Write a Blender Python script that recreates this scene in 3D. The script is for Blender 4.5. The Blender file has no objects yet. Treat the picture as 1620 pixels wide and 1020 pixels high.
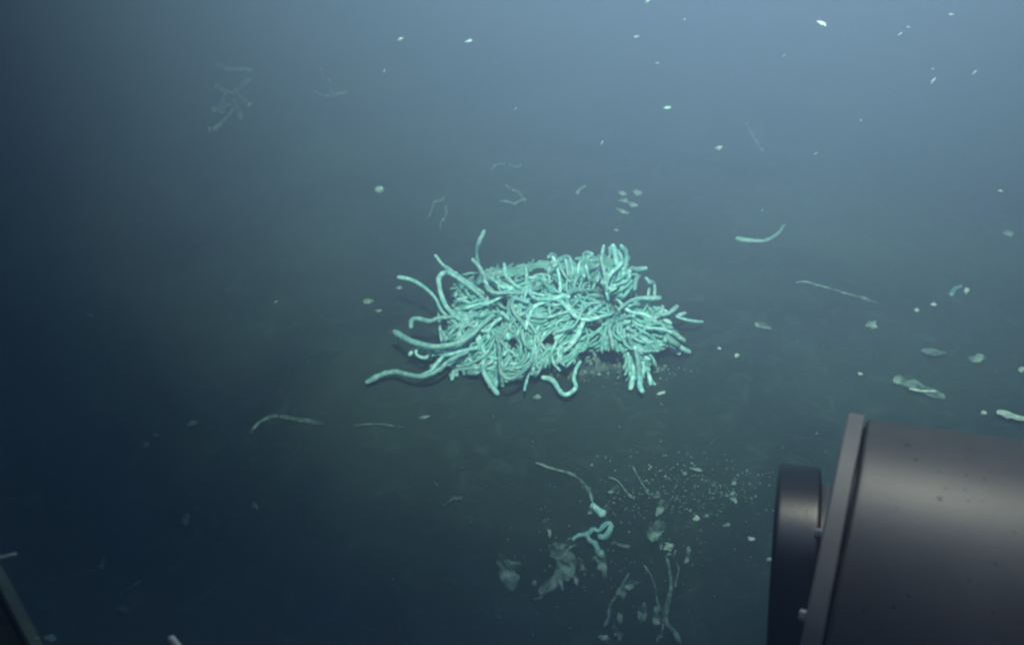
import bpy, bmesh, math, random
from mathutils import Vector, Matrix, noise

R = math.radians
scene = bpy.context.scene
col = scene.collection
rnd = random.Random(7)

# ------------------------------------------------------------------ camera, water light, exposure
CAM_H, PITCH = 1.75, R(33)
cam_data = bpy.data.cameras.new('camera')
cam_data.lens, cam_data.sensor_width = 30, 36
cam_data.clip_start, cam_data.clip_end = 0.02, 200
cam = bpy.data.objects.new('camera', cam_data)
col.objects.link(cam)
cam.location = (0, 0, CAM_H)
cam.rotation_euler = (R(90) - PITCH, 0, 0)
cam_data.dof.use_dof = True
cam_data.dof.focus_distance, cam_data.dof.aperture_fstop = 2.9, 9.0
scene.camera = cam

world = bpy.data.worlds.new('World')
scene.world = world
world.use_nodes = True
bg = world.node_tree.nodes['Background']
bg.inputs['Color'].default_value = (0.44, 0.33, 0.36, 1)       # the last blue of the deep water overhead
bg.inputs['Strength'].default_value = 0.06

def floodlight(name, loc, target, watts, colour, angle, blend, radius):
    d = bpy.data.lights.new(name, 'SPOT')
    d.energy, d.color, d.spot_size, d.spot_blend, d.shadow_soft_size = watts, colour, R(angle), blend, radius
    o = bpy.data.objects.new(name, d)
    col.objects.link(o)
    o.location = loc
    o.rotation_euler = (Vector(target) - Vector(loc)).to_track_quat('-Z', 'Y').to_euler()
    return o
# the submersible's own floodlights on the frame above the camera: one for the seabed ahead, a weaker one over the housing
def aim(loc, az, pitch):
    return Vector(loc) + Vector((math.sin(R(az)) * math.cos(R(pitch)), math.cos(R(az)) * math.cos(R(pitch)), -math.sin(R(pitch))))
L1, L2 = (0.1, 0.3, 3.0), (0.50, 1.20, 2.55)
floodlight('vehicle_floodlight', L1, aim(L1, 10.5, 28), 1450, (1.0, 0.98, 0.95), 93, 1.0, 0.12)
floodlight('vehicle_worklight', L2, (0.42, 0.62, 1.08), 52, (1.0, 0.98, 0.94), 60, 1.0, 0.10)

scene.view_settings.view_transform = 'Standard'
scene.view_settings.look = 'None'
scene.view_settings.exposure = 0
scene.view_settings.gamma = 1
scene.render.engine = 'CYCLES'
scene.cycles.max_bounces = 5
scene.cycles.diffuse_bounces = 3
scene.cycles.glossy_bounces = 2
scene.cycles.volume_bounces = 1
scene.cycles.transparent_max_bounces = 12
scene.cycles.use_denoising = True
scene.cycles.filter_width = 2.3
scene.cycles.sample_clamp_indirect = 3

# ------------------------------------------------------------------ where a pixel of the photograph lies in the place
FWD = Vector((0, math.cos(PITCH), -math.sin(PITCH)))
UPC = Vector((0, math.sin(PITCH), math.cos(PITCH)))
RGT = Vector((1, 0, 0))
EYE = Vector((0, 0, CAM_H))
def ray(px, py):
    return FWD + RGT * ((px - 810) / 810 * 0.6) + UPC * (-(py - 510) / 810 * 0.6)
def at(px, py, z=0.0):
    d = ray(px, py)
    return EYE + d * ((z - CAM_H) / d.z)
def far(px, py, depth):
    return EYE + ray(px, py) * depth
def pix(p):
    v = Vector(p) - EYE
    k = v.dot(FWD)
    return 810 + v.x / k / 0.6 * 810, 510 - v.dot(UPC) / k / 0.6 * 810
def mpp(p):                                   # metres per photograph pixel at a point
    return (Vector(p) - EYE).dot(FWD) * 1.2 / 1620

# ------------------------------------------------------------------ helpers
def tag(o, label=None, cat=None, group=None, kind=None):
    if label: o['label'] = label
    if cat: o['category'] = cat
    if group: o['group'] = group
    if kind: o['kind'] = kind
    return o
def link(name, me, mat, parent=None, smooth=True):
    if smooth:
        me.polygons.foreach_set('use_smooth', [True] * len(me.polygons))
    me.materials.append(mat)
    o = bpy.data.objects.new(name, me)
    col.objects.link(o)
    if parent: o.parent = parent
    return o
def mesh(name, verts, faces):
    me = bpy.data.meshes.new(name)
    me.from_pydata([tuple(v) for v in verts], [], faces)
    me.update()
    return me
def spline(pts, n):
    """n+1 points along a Catmull-Rom curve through pts."""
    P = [Vector(p) for p in pts]
    P = [P[0] * 2 - P[1]] + P + [P[-1] * 2 - P[-2]]
    segs = len(P) - 3
    out = []
    for i in range(n + 1):
        t = i / n * segs
        k = min(int(t), segs - 1)
        u = t - k
        a, b, c, d = P[k:k + 4]
        out.append(0.5 * ((2 * b) + (c - a) * u + (2 * a - 5 * b + 4 * c - d) * u * u + (3 * b - a - 3 * c + d) * u ** 3))
    return out
def tube_geo(path, rad, sides, verts, faces, wob=0.0, seed=0.0):
    """a closed round tube along path; rad(t) gives its radius"""
    base = len(verts)
    n = len(path)
    t0 = (path[1] - path[0]).normalized()
    nrm = t0.orthogonal().normalized()
    for i, p in enumerate(path):
        tg = (path[min(i + 1, n - 1)] - path[max(i - 1, 0)]).normalized()
        nrm = (nrm - tg * nrm.dot(tg)).normalized()
        bi = tg.cross(nrm)
        r = rad(i / (n - 1))
        for k in range(sides):
            a = 2 * math.pi * k / sides
            q = r
            if wob:
                q *= 1 + wob * noise.noise(Vector((p.x * 70 + seed, p.y * 70, p.z * 70 + a * .3)))
            verts.append(p + nrm * (math.cos(a) * q) + bi * (math.sin(a) * q))
    for i in range(n - 1):
        for k in range(sides):
            a = base + i * sides + k
            b = base + i * sides + (k + 1) % sides
            faces.append((a, b, b + sides, a + sides))
    for end, d in ((0, -1), (n - 1, 1)):
        tg = (path[1] - path[0]).normalized() if end == 0 else (path[-1] - path[-2]).normalized()
        verts.append(path[end] + tg * d * rad(end / (n - 1)) * 0.6)
        c = len(verts) - 1
        for k in range(sides):
            a = base + end * sides + k
            b = base + end * sides + (k + 1) % sides
            faces.append((a, b, c) if d > 0 else (b, a, c))
def lathe(profile, origin, axis, sides=96):
    """revolve (along, radius) pairs about axis through origin"""
    ax = axis.normalized()
    u = ax.orthogonal().normalized(); v = ax.cross(u)
    verts, faces = [], []
    for s, r in profile:
        for k in range(sides):
            a = 2 * math.pi * k / sides
            verts.append(origin + ax * s + (u * math.cos(a) + v * math.sin(a)) * r)
    for i in range(len(profile) - 1):
        for k in range(sides):
            a, b = i * sides + k, i * sides + (k + 1) % sides
            faces.append((a, b, b + sides, a + sides))
    return verts, faces

# ------------------------------------------------------------------ materials
def mat(name):
    m = bpy.data.materials.new(name)
    m.use_nodes = True
    nt = m.node_tree
    return m, nt, nt.nodes['Principled BSDF']
def noise_mat(name, dark, light, scale, rough=0.6, bump=0.3, bscale=None, metallic=0.0, lo=.35, hi=.68, rand=0.0, detail=6, spec=0.3):
    m, nt, b = mat(name)
    tc = nt.nodes.new('ShaderNodeTexCoord')
    n = nt.nodes.new('ShaderNodeTexNoise'); n.inputs['Scale'].default_value = scale; n.inputs['Detail'].default_value = detail
    nt.links.new(tc.outputs['Object'], n.inputs['Vector'])
    rp = nt.nodes.new('ShaderNodeValToRGB')
    rp.color_ramp.elements[0].position, rp.color_ramp.elements[1].position = lo, hi
    rp.color_ramp.elements[0].color, rp.color_ramp.elements[1].color = (*dark, 1), (*light, 1)
    nt.links.new(n.outputs['Fac'], rp.inputs['Fac'])
    out = rp.outputs['Color']
    if rand:                                                        # each worm a little paler or duller than the next
        oi = nt.nodes.new('ShaderNodeObjectInfo')
        mr = nt.nodes.new('ShaderNodeMapRange'); mr.inputs['To Min'].default_value = 1 - rand; mr.inputs['To Max'].default_value = 1 + rand * .35
        nt.links.new(oi.outputs['Random'], mr.inputs['Value'])
        hs = nt.nodes.new('ShaderNodeHueSaturation')
        nt.links.new(out, hs.inputs['Color']); nt.links.new(mr.outputs['Result'], hs.inputs['Value'])
        out = hs.outputs['Color']
    nt.links.new(out, b.inputs['Base Color'])
    b.inputs['Roughness'].default_value = rough
    b.inputs['Metallic'].default_value = metallic
    b.inputs['Specular IOR Level'].default_value = spec
    if bump:
        n2 = nt.nodes.new('ShaderNodeTexNoise'); n2.inputs['Scale'].default_value = bscale or scale * 3; n2.inputs['Detail'].default_value = 4
        nt.links.new(tc.outputs['Object'], n2.inputs['Vector'])
        bp = nt.nodes.new('ShaderNodeBump'); bp.inputs['Strength'].default_value = bump; bp.inputs['Distance'].default_value = 0.01
        nt.links.new(n2.outputs['Fac'], bp.inputs['Height']); nt.links.new(bp.outputs['Normal'], b.inputs['Normal'])
    return m
M_worm = noise_mat('worm_skin', (0.13, 0.50, 0.57), (0.46, 0.86, 0.95), 60, .42, .3, 170, spec=.5, lo=.36, hi=.68, rand=.42)
M_gap_shade = noise_mat('worm_skin_gap_shade', (0.10, 0.38, 0.40), (0.23, 0.62, 0.65), 30, .6, .3, 160)  # darker worm skin for the undergrowth: shade of the gaps put into the colour
M_rock = noise_mat('rock_crust', (0.03, 0.07, 0.066), (0.15, 0.30, 0.28), 34, .95, 1.0, 60, lo=.42, hi=.72)
M_shell = noise_mat('white_shell', (0.24, 0.42, 0.44), (0.50, 0.76, 0.78), 60, .5, .3)
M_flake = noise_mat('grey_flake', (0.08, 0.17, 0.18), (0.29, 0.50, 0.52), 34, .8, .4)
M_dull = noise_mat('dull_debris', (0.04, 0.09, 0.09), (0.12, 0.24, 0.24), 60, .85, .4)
for m_ in (M_worm, M_gap_shade):
    b_ = m_.node_tree.nodes['Principled BSDF']
    b_.inputs['Subsurface Weight'].default_value = .35
    b_.inputs['Subsurface Radius'].default_value = (.4, 1, 1)
    b_.inputs['Subsurface Scale'].default_value = .012
def film_mat():
    m = noise_mat('thin_film', (0.13, 0.28, 0.28), (0.42, 0.74, 0.73), 40, .6, .4)
    nt = m.node_tree; b = nt.nodes['Principled BSDF']
    tc = nt.nodes.new('ShaderNodeTexCoord')
    n = nt.nodes.new('ShaderNodeTexNoise'); n.inputs['Scale'].default_value = 22; n.inputs['Detail'].default_value = 5
    nt.links.new(tc.outputs['Object'], n.inputs['Vector'])
    mr = nt.nodes.new('ShaderNodeMapRange')
    mr.inputs['From Min'].default_value = .38; mr.inputs['From Max'].default_value = .68
    mr.inputs['To Min'].default_value = .04; mr.inputs['To Max'].default_value = .42
    nt.links.new(n.outputs['Fac'], mr.inputs['Value']); nt.links.new(mr.outputs['Result'], b.inputs['Alpha'])
    return m
M_film = film_mat()
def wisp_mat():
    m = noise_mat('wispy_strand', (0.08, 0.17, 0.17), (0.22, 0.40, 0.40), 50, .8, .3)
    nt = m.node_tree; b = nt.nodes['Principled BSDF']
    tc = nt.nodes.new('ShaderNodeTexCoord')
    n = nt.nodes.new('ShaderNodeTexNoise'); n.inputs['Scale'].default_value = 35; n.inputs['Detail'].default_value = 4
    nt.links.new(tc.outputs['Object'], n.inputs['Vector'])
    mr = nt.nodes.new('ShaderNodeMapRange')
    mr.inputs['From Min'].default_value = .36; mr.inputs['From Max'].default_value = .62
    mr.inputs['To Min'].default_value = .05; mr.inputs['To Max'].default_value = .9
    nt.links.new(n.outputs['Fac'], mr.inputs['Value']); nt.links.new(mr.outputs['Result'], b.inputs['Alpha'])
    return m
M_wisp = wisp_mat()

def seabed_mat():
    m, nt, b = mat('sediment')
    L = nt.links.new
    tc = nt.nodes.new('ShaderNodeTexCoord')
    big = nt.nodes.new('ShaderNodeTexNoise'); big.inputs['Scale'].default_value = .9; big.inputs['Detail'].default_value = 7; big.inputs['Roughness'].default_value = .6
    fine = nt.nodes.new('ShaderNodeTexNoise'); fine.inputs['Scale'].default_value = 11; fine.inputs['Detail'].default_value = 8; fine.inputs['Roughness'].default_value = .65
    big.inputs['Distortion'].default_value = .8; fine.inputs['Distortion'].default_value = 1.2
    L(tc.outputs['Object'], big.inputs['Vector']); L(tc.outputs['Object'], fine.inputs['Vector'])
    r1 = nt.nodes.new('ShaderNodeValToRGB')
    r1.color_ramp.elements[0].position, r1.color_ramp.elements[1].position = .38, .66
    r1.color_ramp.elements[0].color, r1.color_ramp.elements[1].color = (.011, .029, .022, 1), (.028, .060, .047, 1)
    L(big.outputs['Fac'], r1.inputs['Fac'])
    r2 = nt.nodes.new('ShaderNodeValToRGB')                        # thin pale bacterial film in the hollows
    r2.color_ramp.elements[0].position, r2.color_ramp.elements[1].position = .53, .74
    r2.color_ramp.elements[0].color, r2.color_ramp.elements[1].color = (0, 0, 0, 1), (.55, .55, .55, 1)
    L(fine.outputs['Fac'], r2.inputs['Fac'])
    mx = nt.nodes.new('ShaderNodeMix'); mx.data_type = 'RGBA'
    L(r2.outputs['Color'], mx.inputs['Factor']); L(r1.outputs['Color'], mx.inputs['A'])
    mx.inputs['B'].default_value = (.06, .125, .115, 1)
    L(mx.outputs['Result'], b.inputs['Base Color'])
    b.inputs['Roughness'].default_value = .95
    b.inputs['Specular IOR Level'].default_value = .1
    bp = nt.nodes.new('ShaderNodeBump'); bp.inputs['Strength'].default_value = .5; bp.inputs['Distance'].default_value = .03
    L(fine.outputs['Fac'], bp.inputs['Height']); L(bp.outputs['Normal'], b.inputs['Normal'])
    return m

# ------------------------------------------------------------------ seabed and the water over it
def ground_z(x, y):
    w = max(0.0, 1 - math.hypot(x, y - 3) / 12)
    return (0.035 * noise.noise(Vector((x * .9, y * .9, 3))) + 0.012 * noise.noise(Vector((x * 3.1, y * 3.1, 9)))) * (0.4 + .6 * w)
def build_seabed():
    xs = [-14 + i * 0.5 for i in range(21)] + [-4 + i * .06 for i in range(1, 134)] + [4 + i * .5 for i in range(0, 21)]
    ys = [-8 + i * .5 for i in range(17)] + [i * .06 for i in range(1, 117)] + [7 + i * .5 for i in range(0, 18)]
    verts = [(x, y, ground_z(x, y)) for y in ys for x in xs]
    nx = len(xs)
    faces = [(j * nx + i, j * nx + i + 1, (j + 1) * nx + i + 1, (j + 1) * nx + i) for j in range(len(ys) - 1) for i in range(nx - 1)]
    return link('seabed', mesh('seabed', verts, faces), seabed_mat())
tag(build_seabed(), kind='structure')

def build_haze():
    x0, x1, y0, y1, z0, z1 = -14.5, 14.5, -8.5, 16, -1.1, 3.4
    v = [(x, y, z) for z in (z0, z1) for y in (y0, y1) for x in (x0, x1)]
    f = [(0, 2, 3, 1), (4, 5, 7, 6), (0, 1, 5, 4), (2, 6, 7, 3), (0, 4, 6, 2), (1, 3, 7, 5)]
    m = bpy.data.materials.new('sea_water')
    m.use_nodes = True
    nt = m.node_tree
    nt.nodes.remove(nt.nodes['Principled BSDF'])
    pv = nt.nodes.new('ShaderNodeVolumePrincipled')
    pv.inputs['Color'].default_value = (0.35, 0.535, 0.95, 1)
    pv.inputs['Absorption Color'].default_value = (0.25, 0.75, 0.95, 1)
    pv.inputs['Density'].default_value = 0.175
    pv.inputs['Anisotropy'].default_value = 0.0
    nt.links.new(pv.outputs['Volume'], nt.nodes['Material Output'].inputs['Volume'])
    return link('haze', mesh('haze', v, f), m, smooth=False)
tag(build_haze(), kind='stuff')

# ------------------------------------------------------------------ the big clump: base rock
BC = at(890, 536, 0)                                               # its middle on the seabed
def mound_h(x, y):
    u, v = (x - BC.x) / .47, (y - BC.y) / .27
    q = u * u + v * v
    return 0.20 * max(0.0, 1 - q) ** .8 if q < 1 else 0.0
def build_rock():
    verts, faces = [], []
    nr, na = 40, 150
    for i in range(nr + 1):
        rr = i / nr
        for k in range(na):
            a = 2 * math.pi * k / na
            e = 1 + .3 * noise.noise(Vector((math.cos(a) * 2, math.sin(a) * 2, 1)))
            x = BC.x + .46 * rr * math.cos(a) * e
            y = BC.y + .25 * rr * math.sin(a) * e * (1 + .1 * noise.noise(Vector((math.cos(a) * 6, math.sin(a) * 6, 4))) + .10 * noise.noise(Vector((math.cos(a) * 16, math.sin(a) * 16, 4))))
            h = .185 * max(0.0, 1 - rr ** 2.4) - .03
            h += .05 * noise.noise(Vector((x * 7, y * 7, 2))) * (1 - .4 * rr) + .035 * noise.noise(Vector((x * 17, y * 17, 5))) + .016 * noise.noise(Vector((x * 45, y * 45, 8)))
            verts.append((x, y, h + ground_z(x, y)))
    for i in range(nr):
        for k in range(na):
            a, b = i * na + k, i * na + (k + 1) % na
            faces.append((a, a + na, b + na, b))
    o = link('rock', mesh('rock', verts, faces), M_rock)
    return tag(o, 'low crusted rock half hidden under the big clump of tube worms', 'rock')
build_rock()

# ------------------------------------------------------------------ worms
CLUMP = 'tube worms growing in the big clump'
def worm_obj(path3d, r0, r1, label, group=CLUMP, m=None, n=None, name='tube_worm', cat='tube worm', blunt=True):
    """path3d runs from the root to the tip"""
    length = sum((Vector(b) - Vector(a)).length for a, b in zip(path3d, path3d[1:]))
    n = n or max(14, min(46, int(length / .011)))
    path = spline(path3d, n)
    s = rnd.random() * 50
    swell = rnd.uniform(.0, .22)
    def rad(t):
        r = r0 + (r1 - r0) * t
        r *= 1 + swell * math.exp(-((t - .82) / .14) ** 2)
        if t > .94: r *= 1 - (.25 if blunt else .75) * ((t - .94) / .06) ** 2
        return r
    verts, faces = [], []
    c = path[0].copy()
    tube_geo([p - c for p in path], rad, 10, verts, faces, .7 if name == 'seaweed_strand' else .3, s)
    o = link(name, mesh(name, verts, faces), m or M_worm)
    o.location = c
    return tag(o, label, cat, group)

def traced(tip_to_root, z_tip, z_root, label, w=11.0, taper=.75, m=None, group=CLUMP):
    """a worm read off the photograph: pixels from the tip to the root, and the height of either end above the seabed"""
    n = len(tip_to_root)
    pts = []
    for i, (px, py) in enumerate(tip_to_root):
        t = i / (n - 1)
        pts.append(at(px, py, z_tip + (z_root - z_tip) * t))
    r = w * .375 * mpp(pts[n // 2])
    return worm_obj(pts[::-1], r * taper, r, label, group, m)

TR = [
 ([(767,364),(757,385),(754,400),(757,418),(763,437),(772,460)], .36, .12, 'thin tube worm standing straight up behind the left part of the clump', 9),
 ([(703,421),(725,437),(745,450),(768,466),(795,480)], .24, .16, 'straight tube worm slanting up and left from the left part of the clump', 11),
 ([(688,403),(698,416),(712,430),(735,448),(765,470)], .25, .13, 'dull tube worm just behind the straight slanting worm on the upper left', 7),
 ([(629,438),(654,444),(675,458),(689,472),(700,493),(722,512)], .20, .14, 'tube worm reaching far left with its end level above the others', 9),
 ([(722,433),(703,432),(694,441),(697,463),(704,481),(716,496),(735,510)], .23, .15, 'tube worm bent in a tall hook on the left side of the clump', 12),
 ([(650,518),(651,507),(660,503),(678,508),(695,503),(725,500),(752,493)], .15, .16, 'tube worm lying level to the left with its tip turned sharply down', 11),
 ([(697,462),(694,485),(696,520),(700,545)], .14, .08, 'dull tube worm hanging straight down inside the left fringe', 9),
 ([(712,500),(714,520),(710,545)], .13, .07, 'short dull tube worm hanging beside the left fringe', 8),
 ([(623,524),(639,534),(660,543),(686,548),(719,544),(742,533),(760,516),(780,498)], .12, .19, 'thick pale tube worm curving left like a bow with a blunt end', 13),
 ([(647,562),(657,553),(678,556),(707,561),(728,556),(755,550)], .07, .13, 'tube worm below the bow shaped one with a drooping tip', 10),
 ([(678,560),(673,566),(662,563),(658,556),(666,550),(690,552),(720,550)], .08, .12, 'tube worm curled back on itself in a small loop on the left', 8),
 ([(579,605),(601,594),(625,588),(651,594),(675,594),(695,584),(713,569),(740,556)], .03, .12, 'longest tube worm snaking out to the lower left over the seabed', 12),
 ([(662,596),(680,588),(692,574),(706,560),(730,548)], .05, .12, 'tube worm lying along the longest worm at the lower left', 10),
 ([(788,624),(778,610),(767,593),(764,575),(772,556),(785,540)], .02, .12, 'tube worm hanging down at the front left with a thin tip on the seabed', 11),
 ([(783,614),(790,592),(793,570),(786,545)], .03, .13, 'tube worm hanging close beside the thin tipped one in front', 11),
 ([(872,549),(864,546),(853,553),(844,561),(839,575),(825,589),(812,598),(800,598),(792,588),(790,570),(790,550),(784,530)], .10, .15, 'long tube worm draped in a deep loop at the front of the clump', 10),
 ([(850,572),(843,582),(832,588),(815,586),(798,583)], .07, .08, 'tube worm lying along the outside of the deep front loop', 9),
 ([(797,562),(800,557),(806,555),(812,558),(814,563)], .13, .13, 'small bright tube worm tip bent in an arch above the front loop', 8),
 ([(826,521),(827,534),(832,546),(841,552),(855,552)], .20, .12, 'short bright tube worm bent like an L near the middle front', 9),
 ([(862,577),(872,569),(883,561),(893,555),(903,546),(909,529),(915,515)], .07, .18, 'tube worm whose pale stubby end points down and left at the front', 10),
 ([(903,571),(895,566),(886,561),(878,552)], .08, .11, 'short pale tube worm stub pointing right beside the bare rock', 9),
 ([(857,597),(869,599),(878,606),(886,619),(895,624),(906,619),(911,611),(908,599),(911,585),(918,572)], .03, .08, 'pale tube worm hanging in a J in front of the clump', 11),
 ([(901,470),(888,469),(860,478),(844,487),(836,503),(832,520)], .26, .20, 'straight bright tube worm lying slantwise across the middle of the clump', 10),
 ([(836,478),(818,472),(800,464),(788,462),(782,470)], .24, .18, 'tube worm lying across the notch between left and middle of the clump', 8),
 ([(793,493),(803,503),(808,510),(806,520)], .22, .17, 'short tube worm bent down beside the brightest patch on the left', 9),
 ([(1092,557),(1079,551),(1066,541),(1054,531),(1042,528),(1026,532),(1005,535)], .05, .15, 'pale tube worm arching out to the far right with its tip lowest', 11),
 ([(1078,537),(1066,526),(1048,516),(1020,512),(1000,515)], .08, .17, 'tube worm just above the far right arching one', 10),
 ([(1112,509),(1096,508),(1076,503),(1061,496),(1040,486),(1015,480),(995,484)], .07, .20, 'dull thin tube worm reaching furthest right from the clump', 7),
 ([(1046,471),(1026,472),(1008,472),(994,478),(978,490)], .22, .21, 'straight tube worm pointing level to the right at the upper right', 10),
 ([(1062,512),(1040,500),(1018,495),(1000,500)], .12, .18, 'dull tube worm lying between two longer ones on the right', 9),
 ([(991,602),(1004,590),(1010,576),(1007,560),(999,545),(993,528)], .02, .19, 'long tube worm hanging down at the right front and curling left', 11),
 ([(1013,606),(1011,588),(1009,570),(1004,548)], .02, .17, 'tube worm hanging straight to the seabed at the right front', 12),
 ([(969,547),(963,529),(968,513),(983,504),(998,499)], .10, .22, 'bright tube worm bent over like a cane left of the right bundle', 10),
 ([(982,561),(976,544),(972,528),(980,515),(996,508)], .07, .21, 'bright tube worm hanging beside the cane shaped one', 11),
 ([(1029,562),(1015,553),(1000,545),(990,530)], .08, .17, 'tube worm with a blunt end pointing right and down in the right bundle', 11),
 ([(1030,577),(1017,569),(1004,558)], .05, .13, 'lowest blunt tube worm pointing right from the right bundle', 10),
 ([(1029,545),(1016,535),(1003,526),(992,518)], .12, .20, 'upper blunt tube worm pointing right from the right bundle', 10),
 ([(867,407),(873,402),(879,406),(872,416),(868,430),(870,448)], .31, .21, 'tube worm with a small hooked tip at the top left of the ridge', 8),
 ([(876,421),(886,411),(895,406),(902,410),(906,427),(910,445)], .30, .20, 'tube worm bent in a broad arch on top of the ridge', 10),
 ([(937,402),(929,399),(924,403),(924,411),(917,416),(914,432)], .32, .22, 'tube worm with a right angled tip at the top middle of the ridge', 8),
 ([(934,412),(947,412),(953,417),(949,432),(944,446)], .29, .20, 'tube worm crooked like an elbow beside the right angled tip', 9),
 ([(969,387),(973,400),(975,414),(978,432),(975,455)], .33, .20, 'left of two pale tube worms standing up at the top right', 11),
 ([(982,388),(990,397),(991,410),(988,424),(985,445)], .33, .20, 'right one of two pale tube worms standing up at the top right', 10),
 ([(978,395),(983,408),(984,422),(981,440)], .30, .20, 'dull tube worm seen between the two standing ones', 8),
 ([(1023,424),(1010,426),(998,425),(992,440),(990,463)], .28, .19, 'tube worm with its tip bent level to the right at the top right', 10),
 ([(1004,458),(1006,444),(1013,435),(1022,440),(1027,450),(1025,470)], .25, .18, 'tube worm forming a small round arch on the upper right edge', 9),
 ([(1026,446),(1033,447),(1036,455),(1035,472)], .23, .18, 'tube worm bent square at the outer upper right edge', 9),
]
traced_px = []
for tr in TR:
    px, zt, zr, lab, w = tr
    traced(px, zt, zr, lab, w)

for px, py, dx, dy, ln, z0, z1, lab in (
        (885,440,-.15,-1,34,.22,.31,'short tube worm tip standing up on the ridge between the hooked tip and the arch'),
        (808,452,-.5,-.8,34,.20,.26,'short tube worm tip leaning left on the low saddle of the clump'),
        (832,448,.2,-1,26,.21,.27,'short upright tube worm tip in the saddle left of the ridge'),
        (957,436,-.2,-1,30,.24,.32,'short tube worm tip just left of the two standing ones'),
        (1040,500,1,.25,40,.14,.10,'tube worm splayed right just under the level pointing one'),
        (1050,522,1,.45,36,.11,.06,'tube worm splayed right between the dull thin one and the arching one'),
        (1046,540,.9,.6,34,.09,.04,'tube worm splayed right and down under the arching one'),
        (1000,582,.3,1,26,.08,.02,'tube worm tip hanging between the two long front right ones'),
        (1020,580,.6,.9,28,.08,.02,'tube worm tip at the lowest right corner of the clump'),
        (745,455,-.75,-.6,44,.18,.24,'tube worm splayed up and left beneath the straight slanting one'),
        (770,447,-.25,-1,40,.18,.27,'tube worm tip rising beside the thin upright one')):
    q = math.hypot(dx, dy); bend = rnd.uniform(-.35, .35)
    pts = [(px + (dx * t - dy * bend * t * t) / q * ln, py + (dy * t + dx * bend * t * t) / q * ln) for t in (1.05, .7, .3, -.3, -.8)]
    traced(pts, z1, z0, lab, 9)

SIL = [(722,470),(728,454),(750,450),(778,442),(800,445),(830,440),(868,430),(905,424),(940,424),(965,420),(990,420),(998,440),(1010,462),(1034,480),(1058,500),(1064,520),(1050,543),(1032,567),(1030,592),(1005,603),(985,585),(975,562),(925,560),(905,578),(880,574),(850,588),(820,601),(780,608),(765,592),(720,582),(690,580),(690,562),(700,545),(706,520),(712,498)]
def inside(px, py):
    c = False
    j = len(SIL) - 1
    for i in range(len(SIL)):
        (xi, yi), (xj, yj) = SIL[i], SIL[j]
        if (yi > py) != (yj > py) and px < (xj - xi) * (py - yi) / (yj - yi) + xi: c = not c
        j = i
    return c
LAB = {
    'left': 'pale teal tube worm splayed outward among many in the left fan of the clump',
    'middle': 'pale teal tube worm tangled among many in the dense middle of the clump',
    'right': 'pale teal tube worm drooping among many in the right bundle of the clump',
    'back': 'pale teal tube worm packed among many along the back ridge of the clump',
}
# which way the worms lie over the clump, place by place (root towards tip)
FLOW = [(720,433,-.8,-.6),(770,450,-.5,-.7),(807,440,-.7,-.2),(756,484,-1,.1),(770,495,-.7,.65),(778,534,-.3,.95),(749,538,-.6,.7),(789,545,.1,1),
        (709,552,-1,.2),(716,570,-.95,.3),(752,566,-.9,.3),(807,534,-.1,1),(828,545,.4,.9),(821,577,-.85,.5),(868,474,-.9,.35),(861,491,-.9,.4),(879,512,-.9,.35),
        (897,538,-.8,.5),(879,556,-.75,.6),(929,545,-.6,.8),(836,455,-.9,.2),(879,433,-.3,-.9),(915,440,0,-1),(951,451,.1,-1),(984,426,0,-1),(933,484,-.6,.3),
        (998,451,.3,-1),(1020,444,.6,-.8),(1023,473,1,-.1),(1041,491,.9,.3),(1067,520,.8,.55),(1023,520,1,.2),(969,505,-.6,.5),(966,534,.1,1),(987,549,.15,1),
        (1005,577,.1,1),(1012,538,.7,.7),(1023,563,.8,.5),(980,491,.3,.4)]
def flow(px, py):
    u = v = 0
    for x, y, a, b in FLOW:
        w = 1 / ((px - x) ** 2 + (py - y) ** 2 + 120) ** 1.6
        u += a * w; v += b * w
    return math.atan2(v, u)
def dome(x, y):
    u, v = (x - BC.x) / .52, (y - BC.y) / .33
    q = u * u + v * v
    if q >= 1: return ground_z(x, y)
    return ground_z(x, y) + .225 * (1 - q) ** .62 + .03 * noise.noise(Vector((x * 9, y * 9, 6)))
def on_dome(px, py, lift, last):
    """where the sight line through a pixel of the photograph meets the heaped worms"""
    d = ray(px, py)
    t = 1.9
    while t < 3.9:
        p = EYE + d * t
        if p.z <= dome(p.x, p.y) + lift: return p, t
        t += .012
    return (EYE + d * last, last) if last else (None, None)
def bare(px, py):                                                  # the rock shows through here, or there is a gap
    return (915 < px < 985 and 556 < py < 610) or any((px - a) ** 2 + (py - b) ** 2 < c * c for a, b, c in ((798, 479, 7), (941, 515, 9), (868, 541, 9), (812, 541, 7)))
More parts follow.
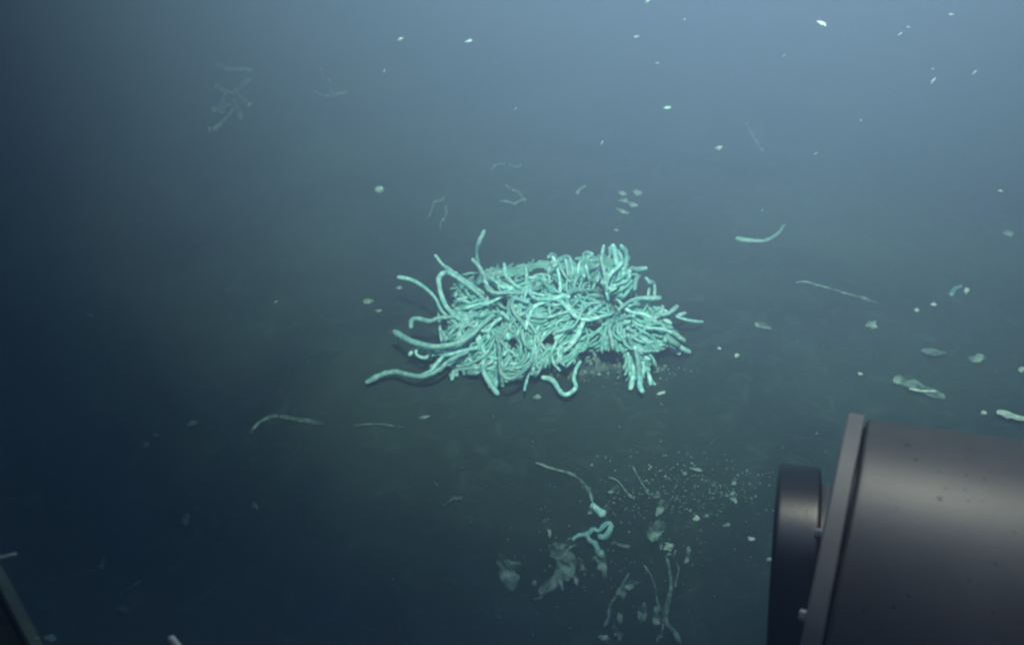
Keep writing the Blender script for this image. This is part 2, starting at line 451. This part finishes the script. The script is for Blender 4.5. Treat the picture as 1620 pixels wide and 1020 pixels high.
def combed(layer, lmin, lmax, jit=.33, keep=.5):
    """a worm lying with the flow, its root deep in the heap"""
    for _ in range(200):
        px, py = rnd.uniform(655, 1085), rnd.uniform(395, 608)
        if rnd.random() < .22: px, py = rnd.uniform(745, 1000), rnd.uniform(420, 455)      # the ridge, seen edge-on
        if not inside(px, py) or bare(px, py): continue
        n = int(rnd.uniform(lmin, lmax) / 5)
        turn, bend, ph = rnd.gauss(0, jit), rnd.gauss(0, .045), rnd.uniform(0, 6.3)
        amp = rnd.uniform(.1, .5)
        start = (px, py)
        pts, last, ok = [], None, True
        arch = rnd.uniform(-.01, .06)
        for k in range(n):
            t = k / (n - 1)
            lift = layer - .035 * (1 - t) ** 3 + arch * math.sin(math.pi * t)
            p, last2 = on_dome(px, py, lift, last)
            if p is None or (last and abs(last2 - last) > .09): 
                if last is None: ok = False; break
                p, last2 = EYE + ray(px, py) * last, last
            p.z = max(p.z, ground_z(p.x, p.y) + .008)
            pts.append(p); last = last2
            a = flow(px, py) + turn + bend * k + amp * math.sin(ph + k * .45)
            px += math.cos(a) * 5; py += math.sin(a) * 5
            if bare(px, py): ok = len(pts) > 7; break
            if not inside(px, py):
                if rnd.random() > keep: break
        if ok and len(pts) > 5: return pts, start
    return None, None
def zone(px, py):
    if px < 835: return 'left'
    if py < 455: return 'back'
    return 'middle' if px < 955 else 'right'
verts, faces = [], []
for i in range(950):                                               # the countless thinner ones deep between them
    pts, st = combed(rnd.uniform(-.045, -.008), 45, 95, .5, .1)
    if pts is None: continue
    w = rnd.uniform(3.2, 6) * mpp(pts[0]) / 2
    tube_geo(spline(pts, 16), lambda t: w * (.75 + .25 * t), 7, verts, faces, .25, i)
o = link('worm_undergrowth', mesh('worm_undergrowth', verts, faces), M_gap_shade)
tag(o, 'mass of thin tube worms, coloured dark as gap shade, packed between the larger ones', 'tube worms', CLUMP, 'stuff')
for i in range(242):
    pts, st = combed(rnd.uniform(-.018, .026), 75, 160, .30)
    if pts is None: continue
    zn = zone(*st)
    w = rnd.uniform(*{'left': (4.5, 8.4), 'middle': (3.8, 6.8), 'right': (4.8, 8.4), 'back': (4.2, 7.2)}[zn]) * mpp(pts[0]) / 2
    worm_obj(pts, w * .7, w, LAB[zn], n=24)

# ------------------------------------------------------------------ flakes, shells, loose worms
def lump(name, centre, size, label, cat, group=None, m=None, rot=None, seed=None):
    """an irregular solid scrap; size = half extents"""
    bm = bmesh.new()
    bmesh.ops.create_icosphere(bm, subdivisions=3, radius=1)
    s = rnd.random() * 90 if seed is None else seed
    for v in bm.verts:
        d = v.co.normalized()
        v.co = d * max(.25, 1 + .75 * noise.noise(d * 1.5 + Vector((s, 0, 0))) + .5 * noise.noise(d * 3.1 + Vector((0, s, 0))) + .3 * noise.noise(d * 6.5 + Vector((0, 0, s))))
        v.co = Vector((v.co.x * size[0], v.co.y * size[1], v.co.z * size[2]))
    me = bpy.data.meshes.new(name); bm.to_mesh(me); bm.free()
    o = link(name, me, m or M_shell)
    o.location = centre
    o.rotation_euler = rot or (rnd.uniform(-.6, .6), rnd.uniform(-.6, .6), rnd.uniform(0, 6.28))
    return tag(o, label, cat, group)
def sheet(name, spine, width, label, cat, m, group=None, curl=.3, thick=.0025):
    """a ragged curled scrap of film along a 3-D spine, with real thickness"""
    n, k = 26, 8
    path = spline(spine, n)
    top = []
    s = rnd.random() * 60
    for i, p in enumerate(path):
        t = i / n
        tg = (path[min(i + 1, n)] - path[max(i - 1, 0)]).normalized()
        side = tg.cross(Vector((0, 0, 1))).normalized()
        wl = width * (math.sin(math.pi * min(1, t * .94 + .04)) ** .5) * (1 + .7 * noise.noise(Vector((t * 6, s, 0))))
        wr = width * (math.sin(math.pi * min(1, t * .94 + .04)) ** .5) * (1 + .7 * noise.noise(Vector((t * 6, s, 7))))
        for j in range(k + 1):
            u = j / k * 2 - 1
            q = p + side * (u * (wl if u < 0 else wr))
            q.z += curl * width * u * u + width * .35 * noise.noise(Vector((q.x * 30, q.y * 30, s)))
            top.append(q)
    verts = top + [v - Vector((0, 0, thick)) for v in top]
    N = len(top); faces = []
    idx = lambda i, j: i * (k + 1) + j
    for i in range(n):
        for j in range(k):
            a, b, c, d = idx(i, j), idx(i + 1, j), idx(i + 1, j + 1), idx(i, j + 1)
            faces.append((a, b, c, d)); faces.append((d + N, c + N, b + N, a + N))
    for i in range(n):
        for j in (0, k):
            a, b = idx(i, j), idx(i + 1, j)
            faces.append((a, b, b + N, a + N) if j == k else (b, a, a + N, b + N))
    for j in range(k):
        for i in (0, n):
            a, b = idx(i, j), idx(i, j + 1)
            faces.append((a, b, b + N, a + N) if i == 0 else (b, a, a + N, b + N))
    c = path[n // 2]
    o = link(name, mesh(name, [v - c for v in verts], faces), m)
    o.location = c
    return tag(o, label, cat, group)
def strand(name, pix_pts, w, label, cat, m, z=.012, group=None):
    pts = []
    if name == 'seaweed_strand':                                    # ragged, never a clean curve
        pix_pts = [(a + rnd.uniform(-3, 3), b + rnd.uniform(-3, 3)) for a, b in pix_pts[:1]] + [(u[0] + (v[0] - u[0]) * t + rnd.uniform(-3, 3), u[1] + (v[1] - u[1]) * t + rnd.uniform(-3, 3)) for u, v in zip(pix_pts, pix_pts[1:]) for t in (.5, 1)]
    for px, py in pix_pts:
        p = at(px, py, 0); p.z = ground_z(p.x, p.y) + z; pts.append(p)
    r = w / 2 * mpp(pts[0])
    return worm_obj(pts, r * .7, r, label, group, m, name=name, cat=cat, blunt=False)
def g(px, py, z=.0):
    p = at(px, py, 0); p.z = ground_z(p.x, p.y) + z
    return p

# loose worms on the seabed
strand('tube_worm', [(1240,361),(1228,376),(1208,385),(1185,383),(1163,378)], 7, 'lone tube worm curved like a smile on the seabed right of the clump', 'tube worm', M_worm)
strand('tube_worm', [(1518,461),(1508,465),(1501,476)], 7, 'short curved loose tube worm near the right edge', 'tube worm', M_worm)
strand('tube_worm', [(926,292),(918,297),(912,304)], 6, 'short faint loose tube worm behind the clump', 'tube worm', M_flake)
strand('tube_worm', [(936,805),(944,812),(956,822)], 13, 'short thick white tube worm piece below the clump', 'tube worm', M_worm)
LOOP = 'torn white worm knot below the clump'
strand('tube_worm', [(906,859),(916,852),(927,852),(938,843),(947,846),(957,835),(966,836),(963,848),(953,857),(945,852)], 10, 'white tube worm twisted in a loop on the seabed below the clump', 'tube worm', M_worm)
strand('tube_worm', [(927,848),(932,860),(942,867),(946,879),(955,885)], 10, 'white tube worm lying like a leg under the twisted loop', 'tube worm', M_worm)
strand('tube_worm', [(398,690),(412,675),(436,666),(462,668),(515,676)], 8, 'faint tube worm lying in a low arc in the dark lower left', 'tube worm', M_wisp)
strand('seaweed_strand', [(848,738),(878,748),(905,760),(928,776),(936,800)], 6, 'ragged dull strand leading down to the short white worm piece', 'strand', M_wisp)
strand('seaweed_strand', [(1052,892),(1060,925),(1062,950),(1050,985),(1075,1022)], 8, 'ragged dull strand at the bottom beneath the round white shell', 'strand', M_wisp)
strand('seaweed_strand', [(993,915),(982,940),(965,970),(957,1000)], 6, 'thin dull strand at the bottom right of the pale flakes', 'strand', M_wisp)
strand('seaweed_strand', [(1256,450),(1290,460),(1330,470),(1385,492)], 4.5, 'long faint straight strand on the seabed at the right', 'strand', M_wisp)
strand('seaweed_strand', [(220,918),(205,928),(188,940)], 4, 'thin faint strand in the dark bottom left', 'strand', M_wisp)

# rubble along the foot of the bare rock, with white bits lodged on it
for i in range(16):
    px, py = rnd.uniform(912, 1045), 0
    py = 594 + rnd.uniform(-8, 9) - abs(px - 960) * .10
    p = g(px, py, 0); k = mpp(p); q = rnd.uniform(4, 10) * k
    p.z += q * .4
    lump('stone', p, (q, q * .8, q * .6), 'small crusted stone in the rubble at the foot of the clump rock', 'stone', 'rubble at the foot of the rock', M_rock)
for px, py in ((925,588),(936,575),(948,592),(953,556),(940,560),(962,590),(972,578),(978,597),(1040,583),(1052,579),(1038,588),(930,566)):
    p = at(px, py, .05); p.z = .0
    h = max(ground_z(p.x, p.y), .185 * max(0, 1 - min(1, math.hypot((p.x - BC.x) / .46, (p.y - BC.y) / .25)) ** 2.4) - .01)
    p = at(px, py, h + .012); k = mpp(p)
    lump('shell_scrap', p, (rnd.uniform(2.5, 5) * k, 2 * k, rnd.uniform(1.5, 3) * k), 'tiny pale scrap lodged on the bare rock under the clump', 'shell scrap', 'scraps lodged on the clump rock', M_flake)

# ragged sheets of film on the seabed
torn = sheet('film_flake', [g(1410,612,.03), g(1440,618,.02), g(1475,626,.015), g(1495,630,.01)], .030, 'torn pale translucent flake with a bright lower rim near the grey housing', 'flake', M_film)
rim = strand('rim', [(1436,624),(1455,627),(1480,627)], 4.5, 'bright white rolled edge', None, M_shell, z=.03)
rim.location -= torn.location; rim.parent = torn
sheet('film_flake', [g(1575,656,.03), g(1595,662,.03), g(1625,668,.03)], .015, 'narrow bright white flake above the housing at the right edge', 'flake', M_shell)
sheet('film_flake', [g(870,870,.02), g(890,895,.03), g(888,925,.03), g(855,950,.02)], .026, 'large curved translucent flake at the bottom centre', 'flake', M_film)
sheet('film_flake', [g(797,893,.02), g(802,915,.03), g(808,945,.02)], .026, 'oval translucent flake at the bottom left of the curved flake', 'flake', M_film)
sheet('film_flake', [g(940,890,.02), g(952,905,.03), g(954,928,.02)], .014, 'small pointed flake beneath the twisted white worm', 'flake', M_film)
sheet('film_flake', [g(1045,835,.02), g(1035,855,.03), g(1030,868,.02)], .018, 'small dim flake beside the round white shell', 'flake', M_film)
sheet('film_flake', [g(1192,526,.02), g(1205,528,.02), g(1217,532,.02)], .018, 'small folded flake on the seabed right of the clump', 'flake', M_film)
sheet('film_flake', [g(1455,563,.02), g(1475,565,.02), g(1495,563,.02)], .016, 'faint flat flake on the seabed above the translucent one', 'flake', M_dull)

for i in range(26):
    cx, cy, sx, sy = rnd.choice(((900, 905, 45, 35), (1040, 880, 25, 40), (950, 900, 60, 50), (985, 960, 60, 40), (1010, 790, 50, 25), (1120, 785, 40, 15)))
    px, py, a, l = rnd.gauss(cx, sx), min(rnd.gauss(cy, sy), 1012), rnd.uniform(0, 3.14), rnd.uniform(5, 16)
    q = [(px + math.cos(a) * l * t, py + math.sin(a) * l * t) for t in (-1, -.2, .4, 1)]
    sheet('film_shred', [g(u + rnd.uniform(-2, 2), v + rnd.uniform(-2, 2), rnd.uniform(.008, .03)) for u, v in q], rnd.uniform(.004, .010), 'small torn translucent shred strewn on the seabed below the clump', 'shred', M_film, 'torn shreds on the seabed below the clump')
for i, pts in enumerate(([(960,760),(985,775),(1000,800)], [(1000,745),(1012,770),(1030,790)], [(1020,900),(1035,935),(1048,980)], [(900,870),(893,890),(905,905)], [(870,930),(860,945),(845,955)], [(1065,880),(1070,905),(1068,940)], [(700,800),(715,795),(735,790)], [(560,680),(600,676),(640,682)])):
    strand('seaweed_strand', pts, 4, 'faint ragged filament among the shreds on the dark seabed below the clump', 'strand', M_wisp, group='filaments on the seabed below the clump')

# white scraps: where they lie or drift, their size in the photograph
SNOW = 'white flecks drifting in the water'
drift = [(633,62,9,2.6),(742,65,9,2.4),(608,112,5,3),(1055,171,10,2.6),(952,226,5,3),(1137,234,10,2.6),(1300,37,11,2.2),
         (1424,54,6,2.8),(1437,43,5,3),(1505,23,7,2.5),(1476,109,4,2.8),(1476,128,7,2.4),(1541,115,6,2.6),(1583,302,6,2.3),(1024,2,8,2.6),
         (1007,58,7,3),(816,172,5,3.2),(142,499,9,1.8),(436,477,5,2),(1292,685,4,1.5),(310,802,4,1.2),(1362,190,4,2.8),(1290,243,4,3),
         (1206,332,4,3.2),(1040,100,5,3),(1240,88,4,3)]
UNIQ = {633: 'white fleck drifting at the top left of a level pair', 742: 'white fleck drifting at the top right of a level pair',
        1055: 'pale bent fleck drifting high above the right end of the clump', 1300: 'bright oblong fleck drifting near the top edge at the right',
        142: 'lone pale fleck drifting in the dark left side', 1137: 'pale three cornered fleck drifting at the upper right of centre',
        1541: 'white fleck drifting near the upper right corner, rightmost of three', 1505: 'white fleck drifting closest to the top right corner'}
for px, py, s, dep in drift:
    p = far(px, py, dep); r = s * .40 * mpp(p)
    lump('marine_snow', p, (r * 1.5, r * .7, r * .6), UNIQ.get(px, 'tiny white fleck drifting in the blue water'), 'fleck', SNOW, M_shell if s > 10 else M_flake, rot=(rnd.uniform(-.3, .3), -.6 + rnd.uniform(-.8, .8), rnd.uniform(-.6, .6)))
SHELL = 'white shell scraps lying on the seabed'
lying = [(600,300,13,10,'crumpled pale scrap lying behind the left part of the clump',0),(632,459,9,6,'small pale scrap off the upper left end of the clump',1),
         (583,481,14,9,'larger pale scrap lying left of the clump',1),(600,493,11,4,'narrow pale scrap under the larger one left of the clump',1),
         (1594,373,14,10,'ragged pale scrap near the right edge',1),(1448,498,7,6,'tiny white scrap left of the short curved worm',0),
         (1475,488,8,5,'tiny white scrap next to the short curved worm',0),(1526,467,6,10,'upright white scrap right of the short curved worm',0),
         (1377,522,14,12,'star shaped pale scrap in the open seabed at the right',1),(1137,557,6,4,'dot of white shell right of the clump, upper of two',0),
         (1164,570,7,6,'dot of white shell right of the clump, lower of two',0),(1360,595,8,4,'small white scrap left of the translucent flake',0),
         (1546,569,20,13,'broad pale scrap above the right end of the housing',1),(1617,582,10,8,'white scrap cut by the right edge of the picture',0),
         (1558,648,10,6,'small white scrap left of the narrow bright flake',0),(850,631,12,8,'pale scrap on the seabed below the hanging J worm',1),
         (672,663,16,5,'narrow white scrap on the seabed below the longest worm',1),(1045,627,13,5,'white scrap in front of the right bundle',0),
         (1102,746,18,5,'flat row of pale grit on the seabed right of centre',1),(1052,757,5,4,'dot of shell left of the flat pale row',1),
         (1101,824,8,8,'round white shell dot above the bright scrap row',0),(1118,818,6,5,'tiny pale dot beside the round white shell dot',1),
         (1150,832,11,6,'slanting pale scrap halfway to the housing',1),(1188,854,10,7,'white scrap left of the black end cap',0),
         (1219,886,13,6,'brightest white scrap touching the black end cap',0),(1058,871,15,13,'round white shell with a dark split in its middle',0),
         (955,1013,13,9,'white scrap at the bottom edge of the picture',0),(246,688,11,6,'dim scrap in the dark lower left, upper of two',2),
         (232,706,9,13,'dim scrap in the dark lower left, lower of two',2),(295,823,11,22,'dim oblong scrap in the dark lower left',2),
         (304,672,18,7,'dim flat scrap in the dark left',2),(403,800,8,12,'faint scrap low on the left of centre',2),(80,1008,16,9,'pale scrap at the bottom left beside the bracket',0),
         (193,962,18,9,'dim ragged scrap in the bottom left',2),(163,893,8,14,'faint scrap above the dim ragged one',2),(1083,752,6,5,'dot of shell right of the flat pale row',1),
         (789,977,12,5,'faint scrap at the bottom left of the flakes',2),(846,925,7,8,'pale dot left of the large curved flake',1)]
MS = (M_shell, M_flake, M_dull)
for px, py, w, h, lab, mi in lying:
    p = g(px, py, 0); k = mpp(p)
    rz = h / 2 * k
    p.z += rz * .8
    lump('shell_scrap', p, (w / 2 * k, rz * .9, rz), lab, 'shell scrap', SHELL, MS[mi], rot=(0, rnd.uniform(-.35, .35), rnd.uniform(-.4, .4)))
# heap of pale scraps behind the clump
for px, py, w, h in ((985,303,12,7),(1008,302,14,8),(988,314,14,6),(1002,320,16,7),(986,331,18,6),(975,361,8,4)):
    p = g(px, py, 0); k = mpp(p); p.z += h / 2 * k
    lump('shell_scrap', p, (w / 2 * k, h / 2 * k, h / 2 * k), 'pale scrap in the loose heap of scraps behind the clump', 'shell scrap', SHELL, M_flake, rot=(0, .3, rnd.uniform(-.4, .4)))
# grit too fine to count
verts, faces = [], []
def speck(c, r):
    b = len(verts)
    for d in ((1, 0, 0), (-1, 0, 0), (0, 1, 0), (0, -1, 0), (0, 0, 1), (0, 0, -1)):
        verts.append(c + Vector(d) * r * rnd.uniform(.5, 1.4))
    for f in ((0, 2, 4), (2, 1, 4), (1, 3, 4), (3, 0, 4), (2, 0, 5), (1, 2, 5), (3, 1, 5), (0, 3, 5)):
        faces.append(tuple(b + i for i in f))
for cx, cy, sx, sy, n in ((1145,782,26,8,45),(1075,798,24,14,40),(990,790,45,25,30),(1090,800,80,50,60),(925,900,50,40,30),(1000,760,300,120,60),(950,600,60,12,40),(1035,590,25,20,25),(1120,770,70,25,160),(1010,780,45,30,90),(960,900,90,50,90)):
    for _ in range(n):
        px, py = rnd.gauss(cx, sx), rnd.gauss(cy, sy)
        p = g(px, py, .003)
        speck(p, rnd.uniform(.8, 2.2) * mpp(p))
tag(link('shell_grit', mesh('shell_grit', verts, faces), M_flake), 'fine pale shell grit strewn over the seabed', 'grit', kind='stuff')
verts, faces = [], []
for _ in range(520):
    p = far(rnd.uniform(-150, 1770), rnd.uniform(-100, 1000), rnd.uniform(1.3, 4.2))
    if p.z < .1: continue
    speck(p, rnd.uniform(.5, 1.3) * .0011)
tag(link('fine_marine_snow', mesh('fine_marine_snow', verts, faces), M_flake), 'fine marine snow hanging in the water', 'marine snow', kind='stuff')

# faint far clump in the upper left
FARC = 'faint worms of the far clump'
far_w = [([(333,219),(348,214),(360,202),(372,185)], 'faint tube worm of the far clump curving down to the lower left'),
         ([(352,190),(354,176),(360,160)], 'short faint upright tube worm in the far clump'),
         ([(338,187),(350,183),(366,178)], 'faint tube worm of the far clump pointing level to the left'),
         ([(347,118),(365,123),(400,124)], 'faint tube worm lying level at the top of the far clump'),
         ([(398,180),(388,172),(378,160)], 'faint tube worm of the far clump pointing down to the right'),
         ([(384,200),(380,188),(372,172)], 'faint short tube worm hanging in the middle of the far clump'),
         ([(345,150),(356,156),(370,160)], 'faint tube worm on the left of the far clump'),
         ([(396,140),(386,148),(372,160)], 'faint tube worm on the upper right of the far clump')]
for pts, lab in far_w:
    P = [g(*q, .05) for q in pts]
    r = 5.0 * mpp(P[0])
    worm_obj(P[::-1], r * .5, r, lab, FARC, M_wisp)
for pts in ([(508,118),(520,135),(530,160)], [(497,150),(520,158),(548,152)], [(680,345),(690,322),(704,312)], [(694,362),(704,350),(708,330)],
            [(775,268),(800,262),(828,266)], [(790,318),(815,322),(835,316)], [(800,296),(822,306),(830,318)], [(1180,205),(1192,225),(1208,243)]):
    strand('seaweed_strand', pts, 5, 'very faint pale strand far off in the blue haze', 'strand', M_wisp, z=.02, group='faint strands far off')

# ------------------------------------------------------------------ grey instrument housing, lower right
def metal(name, base, rough, metallic, spots=False, spec=.5):
    m, nt, b = mat(name)
    L = nt.links.new
    tc = nt.nodes.new('ShaderNodeTexCoord')
    n = nt.nodes.new('ShaderNodeTexNoise'); n.inputs['Scale'].default_value = 9; n.inputs['Detail'].default_value = 8; n.inputs['Roughness'].default_value = .65
    L(tc.outputs['Object'], n.inputs['Vector'])
    rp = nt.nodes.new('ShaderNodeValToRGB')
    rp.color_ramp.elements[0].color = (*[c * .82 for c in base], 1); rp.color_ramp.elements[1].color = (*[c * 1.15 for c in base], 1)
    rp.color_ramp.elements[0].position, rp.color_ramp.elements[1].position = .35, .7
    L(n.outputs['Fac'], rp.inputs['Fac'])
    out = rp.outputs['Color']
    if spots:                                                       # chips and specks of dirt
        for sc, thr in ((58, .13), (100, .13)):
            v = nt.nodes.new('ShaderNodeTexVoronoi'); v.inputs['Scale'].default_value = sc
            nz = nt.nodes.new('ShaderNodeTexNoise'); nz.inputs['Scale'].default_value = 90
            vm = nt.nodes.new('ShaderNodeVectorMath'); vm.operation = 'MULTIPLY_ADD'; vm.inputs[1].default_value = (.006,) * 3
            L(tc.outputs['Object'], nz.inputs['Vector']); L(nz.outputs['Color'], vm.inputs[0]); L(tc.outputs['Object'], vm.inputs[2])
            L(vm.outputs['Vector'], v.inputs['Vector'])
            sep = nt.nodes.new('ShaderNodeSeparateColor'); L(v.outputs['Color'], sep.inputs['Color'])
            keep = nt.nodes.new('ShaderNodeMath'); keep.operation = 'GREATER_THAN'; keep.inputs[1].default_value = .72
            L(sep.outputs['Red'], keep.inputs[0])
            lt = nt.nodes.new('ShaderNodeMapRange'); lt.inputs['From Min'].default_value = thr * 1.25; lt.inputs['From Max'].default_value = thr * .8
            L(v.outputs['Distance'], lt.inputs['Value'])
            mu = nt.nodes.new('ShaderNodeMath'); mu.operation = 'MULTIPLY'; L(keep.outputs[0], mu.inputs[0]); L(lt.outputs['Result'], mu.inputs[1])
            mx = nt.nodes.new('ShaderNodeMix'); mx.data_type = 'RGBA'
            L(mu.outputs[0], mx.inputs['Factor']); L(out, mx.inputs['A']); mx.inputs['B'].default_value = (.012, .012, .014, 1)
            out = mx.outputs['Result']
    L(out, b.inputs['Base Color'])
    b.inputs['Roughness'].default_value = rough
    b.inputs['Metallic'].default_value = metallic
    b.inputs['Specular IOR Level'].default_value = spec
    n2 = nt.nodes.new('ShaderNodeTexNoise'); n2.inputs['Scale'].default_value = 240
    L(tc.outputs['Object'], n2.inputs['Vector'])
    bp = nt.nodes.new('ShaderNodeBump'); bp.inputs['Strength'].default_value = .05; bp.inputs['Distance'].default_value = .002
    L(n2.outputs['Fac'], bp.inputs['Height']); L(bp.outputs['Normal'], b.inputs['Normal'])
    return m
M_body = metal('anodised_grey', (.088, .086, .083), .47, .28, True)
M_flange = metal('flange_grey', (.20, .20, .195), .6, .1)
M_cap = metal('black_plastic', (.006, .006, .007), .36, 0, spec=.4)
M_bolt = metal('steel', (.5, .5, .5), .3, .8)

def build_housing():
    dep = 0.80
    k = dep * 1.2 / 1620
    Rb = 0.170
    ax = (RGT * .92 - UPC * .175 + FWD * -.40).normalized()
    ax_cap = (RGT * .92 - UPC * .055 + FWD * -.31).normalized()       # the end cap sits a little askew          # from the nose back towards the vehicle
    upv = (UPC - ax * UPC.dot(ax)).normalized()
    top = far(1344, 650, dep)
    c = top - upv * (Rb + .002)
    root = bpy.data.objects.new('instrument_housing', None)
    col.objects.link(root)
    root.location = c
    tag(root, 'dark grey cylindrical metal instrument housing with black end cap in the lower right corner', 'instrument housing')
    z = Vector((0, 0, 0))
    def part(name, prof, m, sides=128, axis=ax):
        v, f = lathe(prof, z, axis, sides)
        return link(name, mesh(name, v, f), m, root)
    part('barrel', [(.0165, .05), (.0165, Rb - .006), (.0172, Rb - .004), (.0190, Rb - .0022), (.0200, Rb - .002), (.024, Rb - .0018), (.06, Rb), (.20, Rb + .010), (.5, Rb + .027), (.9, Rb + .05), (.9, .05)], M_body)
    part('flange', [(-.001, .05), (-.001, Rb - .012), (-.0006, Rb - .002), (.0004, Rb - .0006), (.0012, Rb), (.002, Rb), (.012, Rb), (.0132, Rb), (.0138, Rb - .0006), (.0142, Rb - .002), (.0142, .05)], M_flange)
    part('seam_shadow', [(.0144, .06), (.0144, Rb - .010), (.0163, Rb - .010), (.0163, .06)], M_cap)  # added black ring, stands in for the shadow in the seam behind the flange
    part('collar', [(-.0012, .05), (-.0012, Rb - .0715), (-.002, Rb - .071), (-.003, Rb - .071), (-.013, Rb - .072), (-.014, Rb - .074), (-.014, .05)], M_body)
    part('end_cap', [(-.002, .0), (-.002, Rb - .060), (-.0025, Rb - .0575), (-.004, Rb - .0567), (-.006, Rb - .0565), (-.008, Rb - .0565), (-.035, Rb - .0565), (-.037, Rb - .0565), (-.0385, Rb - .0568), (-.0400, Rb - .058), (-.0408, Rb - .061), (-.041, Rb - .068), (-.041, 0)], M_cap, axis=ax_cap)
    side = upv.cross(ax)
    if side.dot(FWD) > 0: side = -side                                # towards the camera
    for ang in (0.98, 1.44, 1.90):
        d = upv * math.cos(ang) + side * math.sin(ang)
        v, f = lathe([(0, 0), (0, .0045), (-.004, .0045), (-.0055, .0035), (-.0055, 0)], d * (Rb - .026) - ax * .0012, ax, 6)
        link('bolt', mesh('bolt', v, f), M_bolt, root, smooth=False)
build_housing()

# ------------------------------------------------------------------ bits of the vehicle in the lower left corner
M_hose = noise_mat('black_rubber', (.004, .005, .005), (.012, .014, .013), 20, .6, .2)
M_rod = noise_mat('white_paint', (.55, .57, .58), (.8, .82, .83), 30, .4, .1)
def build_frame():
    dep = .6
    root = bpy.data.objects.new('vehicle_frame', None); col.objects.link(root)
    root.location = far(10, 990, dep)
    tag(root, 'dark slanting frame plate with black rubber edge in the bottom left corner', 'frame')
    px = [(-90, 890), (-34, 890), (-2, 948), (29, 1008), (62, 1070), (-90, 1070)]
    fr = [far(*q, dep) - root.location for q in px]
    bk = [p + FWD * .02 for p in fr]
    n = len(px)
    f = [tuple(range(n))[::-1], tuple(range(n, 2 * n))] + [(i, (i + 1) % n, (i + 1) % n + n, i + n) for i in range(n)]
    link('plate', mesh('plate', fr + bk, f), M_plate, root, smooth=False)
    v, f = [], []
    pts = [far(a + 4, b, dep - .004) - root.location for a, b in ((-36, 882), (-2, 944), (29, 1004), (62, 1066))]
    tube_geo(spline(pts, 30), lambda t: 5.5 * mpp(root.location), 12, v, f)
    link('edge_strip', mesh('edge_strip', v, f), M_hose, root)
M_plate = noise_mat('olive_paint', (.05, .07, .05), (.10, .13, .09), 25, .6, .2)
build_frame()
def rod(px, dep, w, label, name='metal_rod'):
    pts = [far(*q, dep) for q in px]
    c = pts[0]
    v, f = [], []
    r = w / 2 * mpp(c)
    tube_geo([p - c for p in spline(pts, 16)], lambda t: r, 16, v, f)
    o = link(name, mesh(name, v, f), M_rod)
    o.location = c
    tag(o, label, 'rod')
    return o
rod([(25, 876), (-20, 886), (-80, 900)], .7, 6, 'thin white rod poking in from the left edge')
rod([(270, 1008), (286, 1028), (330, 1080)], .7, 11, 'white rod with rounded tip poking up from the bottom edge')
for px, py, w, h in ((960,435,13,10),(969,455,17,12),(957,445,9,12)):
    p = at(px, py, .26); k = mpp(p)
    lump('shell_scrap', p, (w / 2 * k, h / 2 * k, h / 2 * k), 'bright white scrap caught among the worms at the top right of the clump', 'shell scrap', 'bright scraps caught in the clump', M_worm)
lump('cable_bracket', far(50, 1012, .62), (11 * mpp(far(50, 1012, .62)), .005, .005), 'small pale bracket beside the dark frame plate at the bottom', 'bracket', m=M_rod)
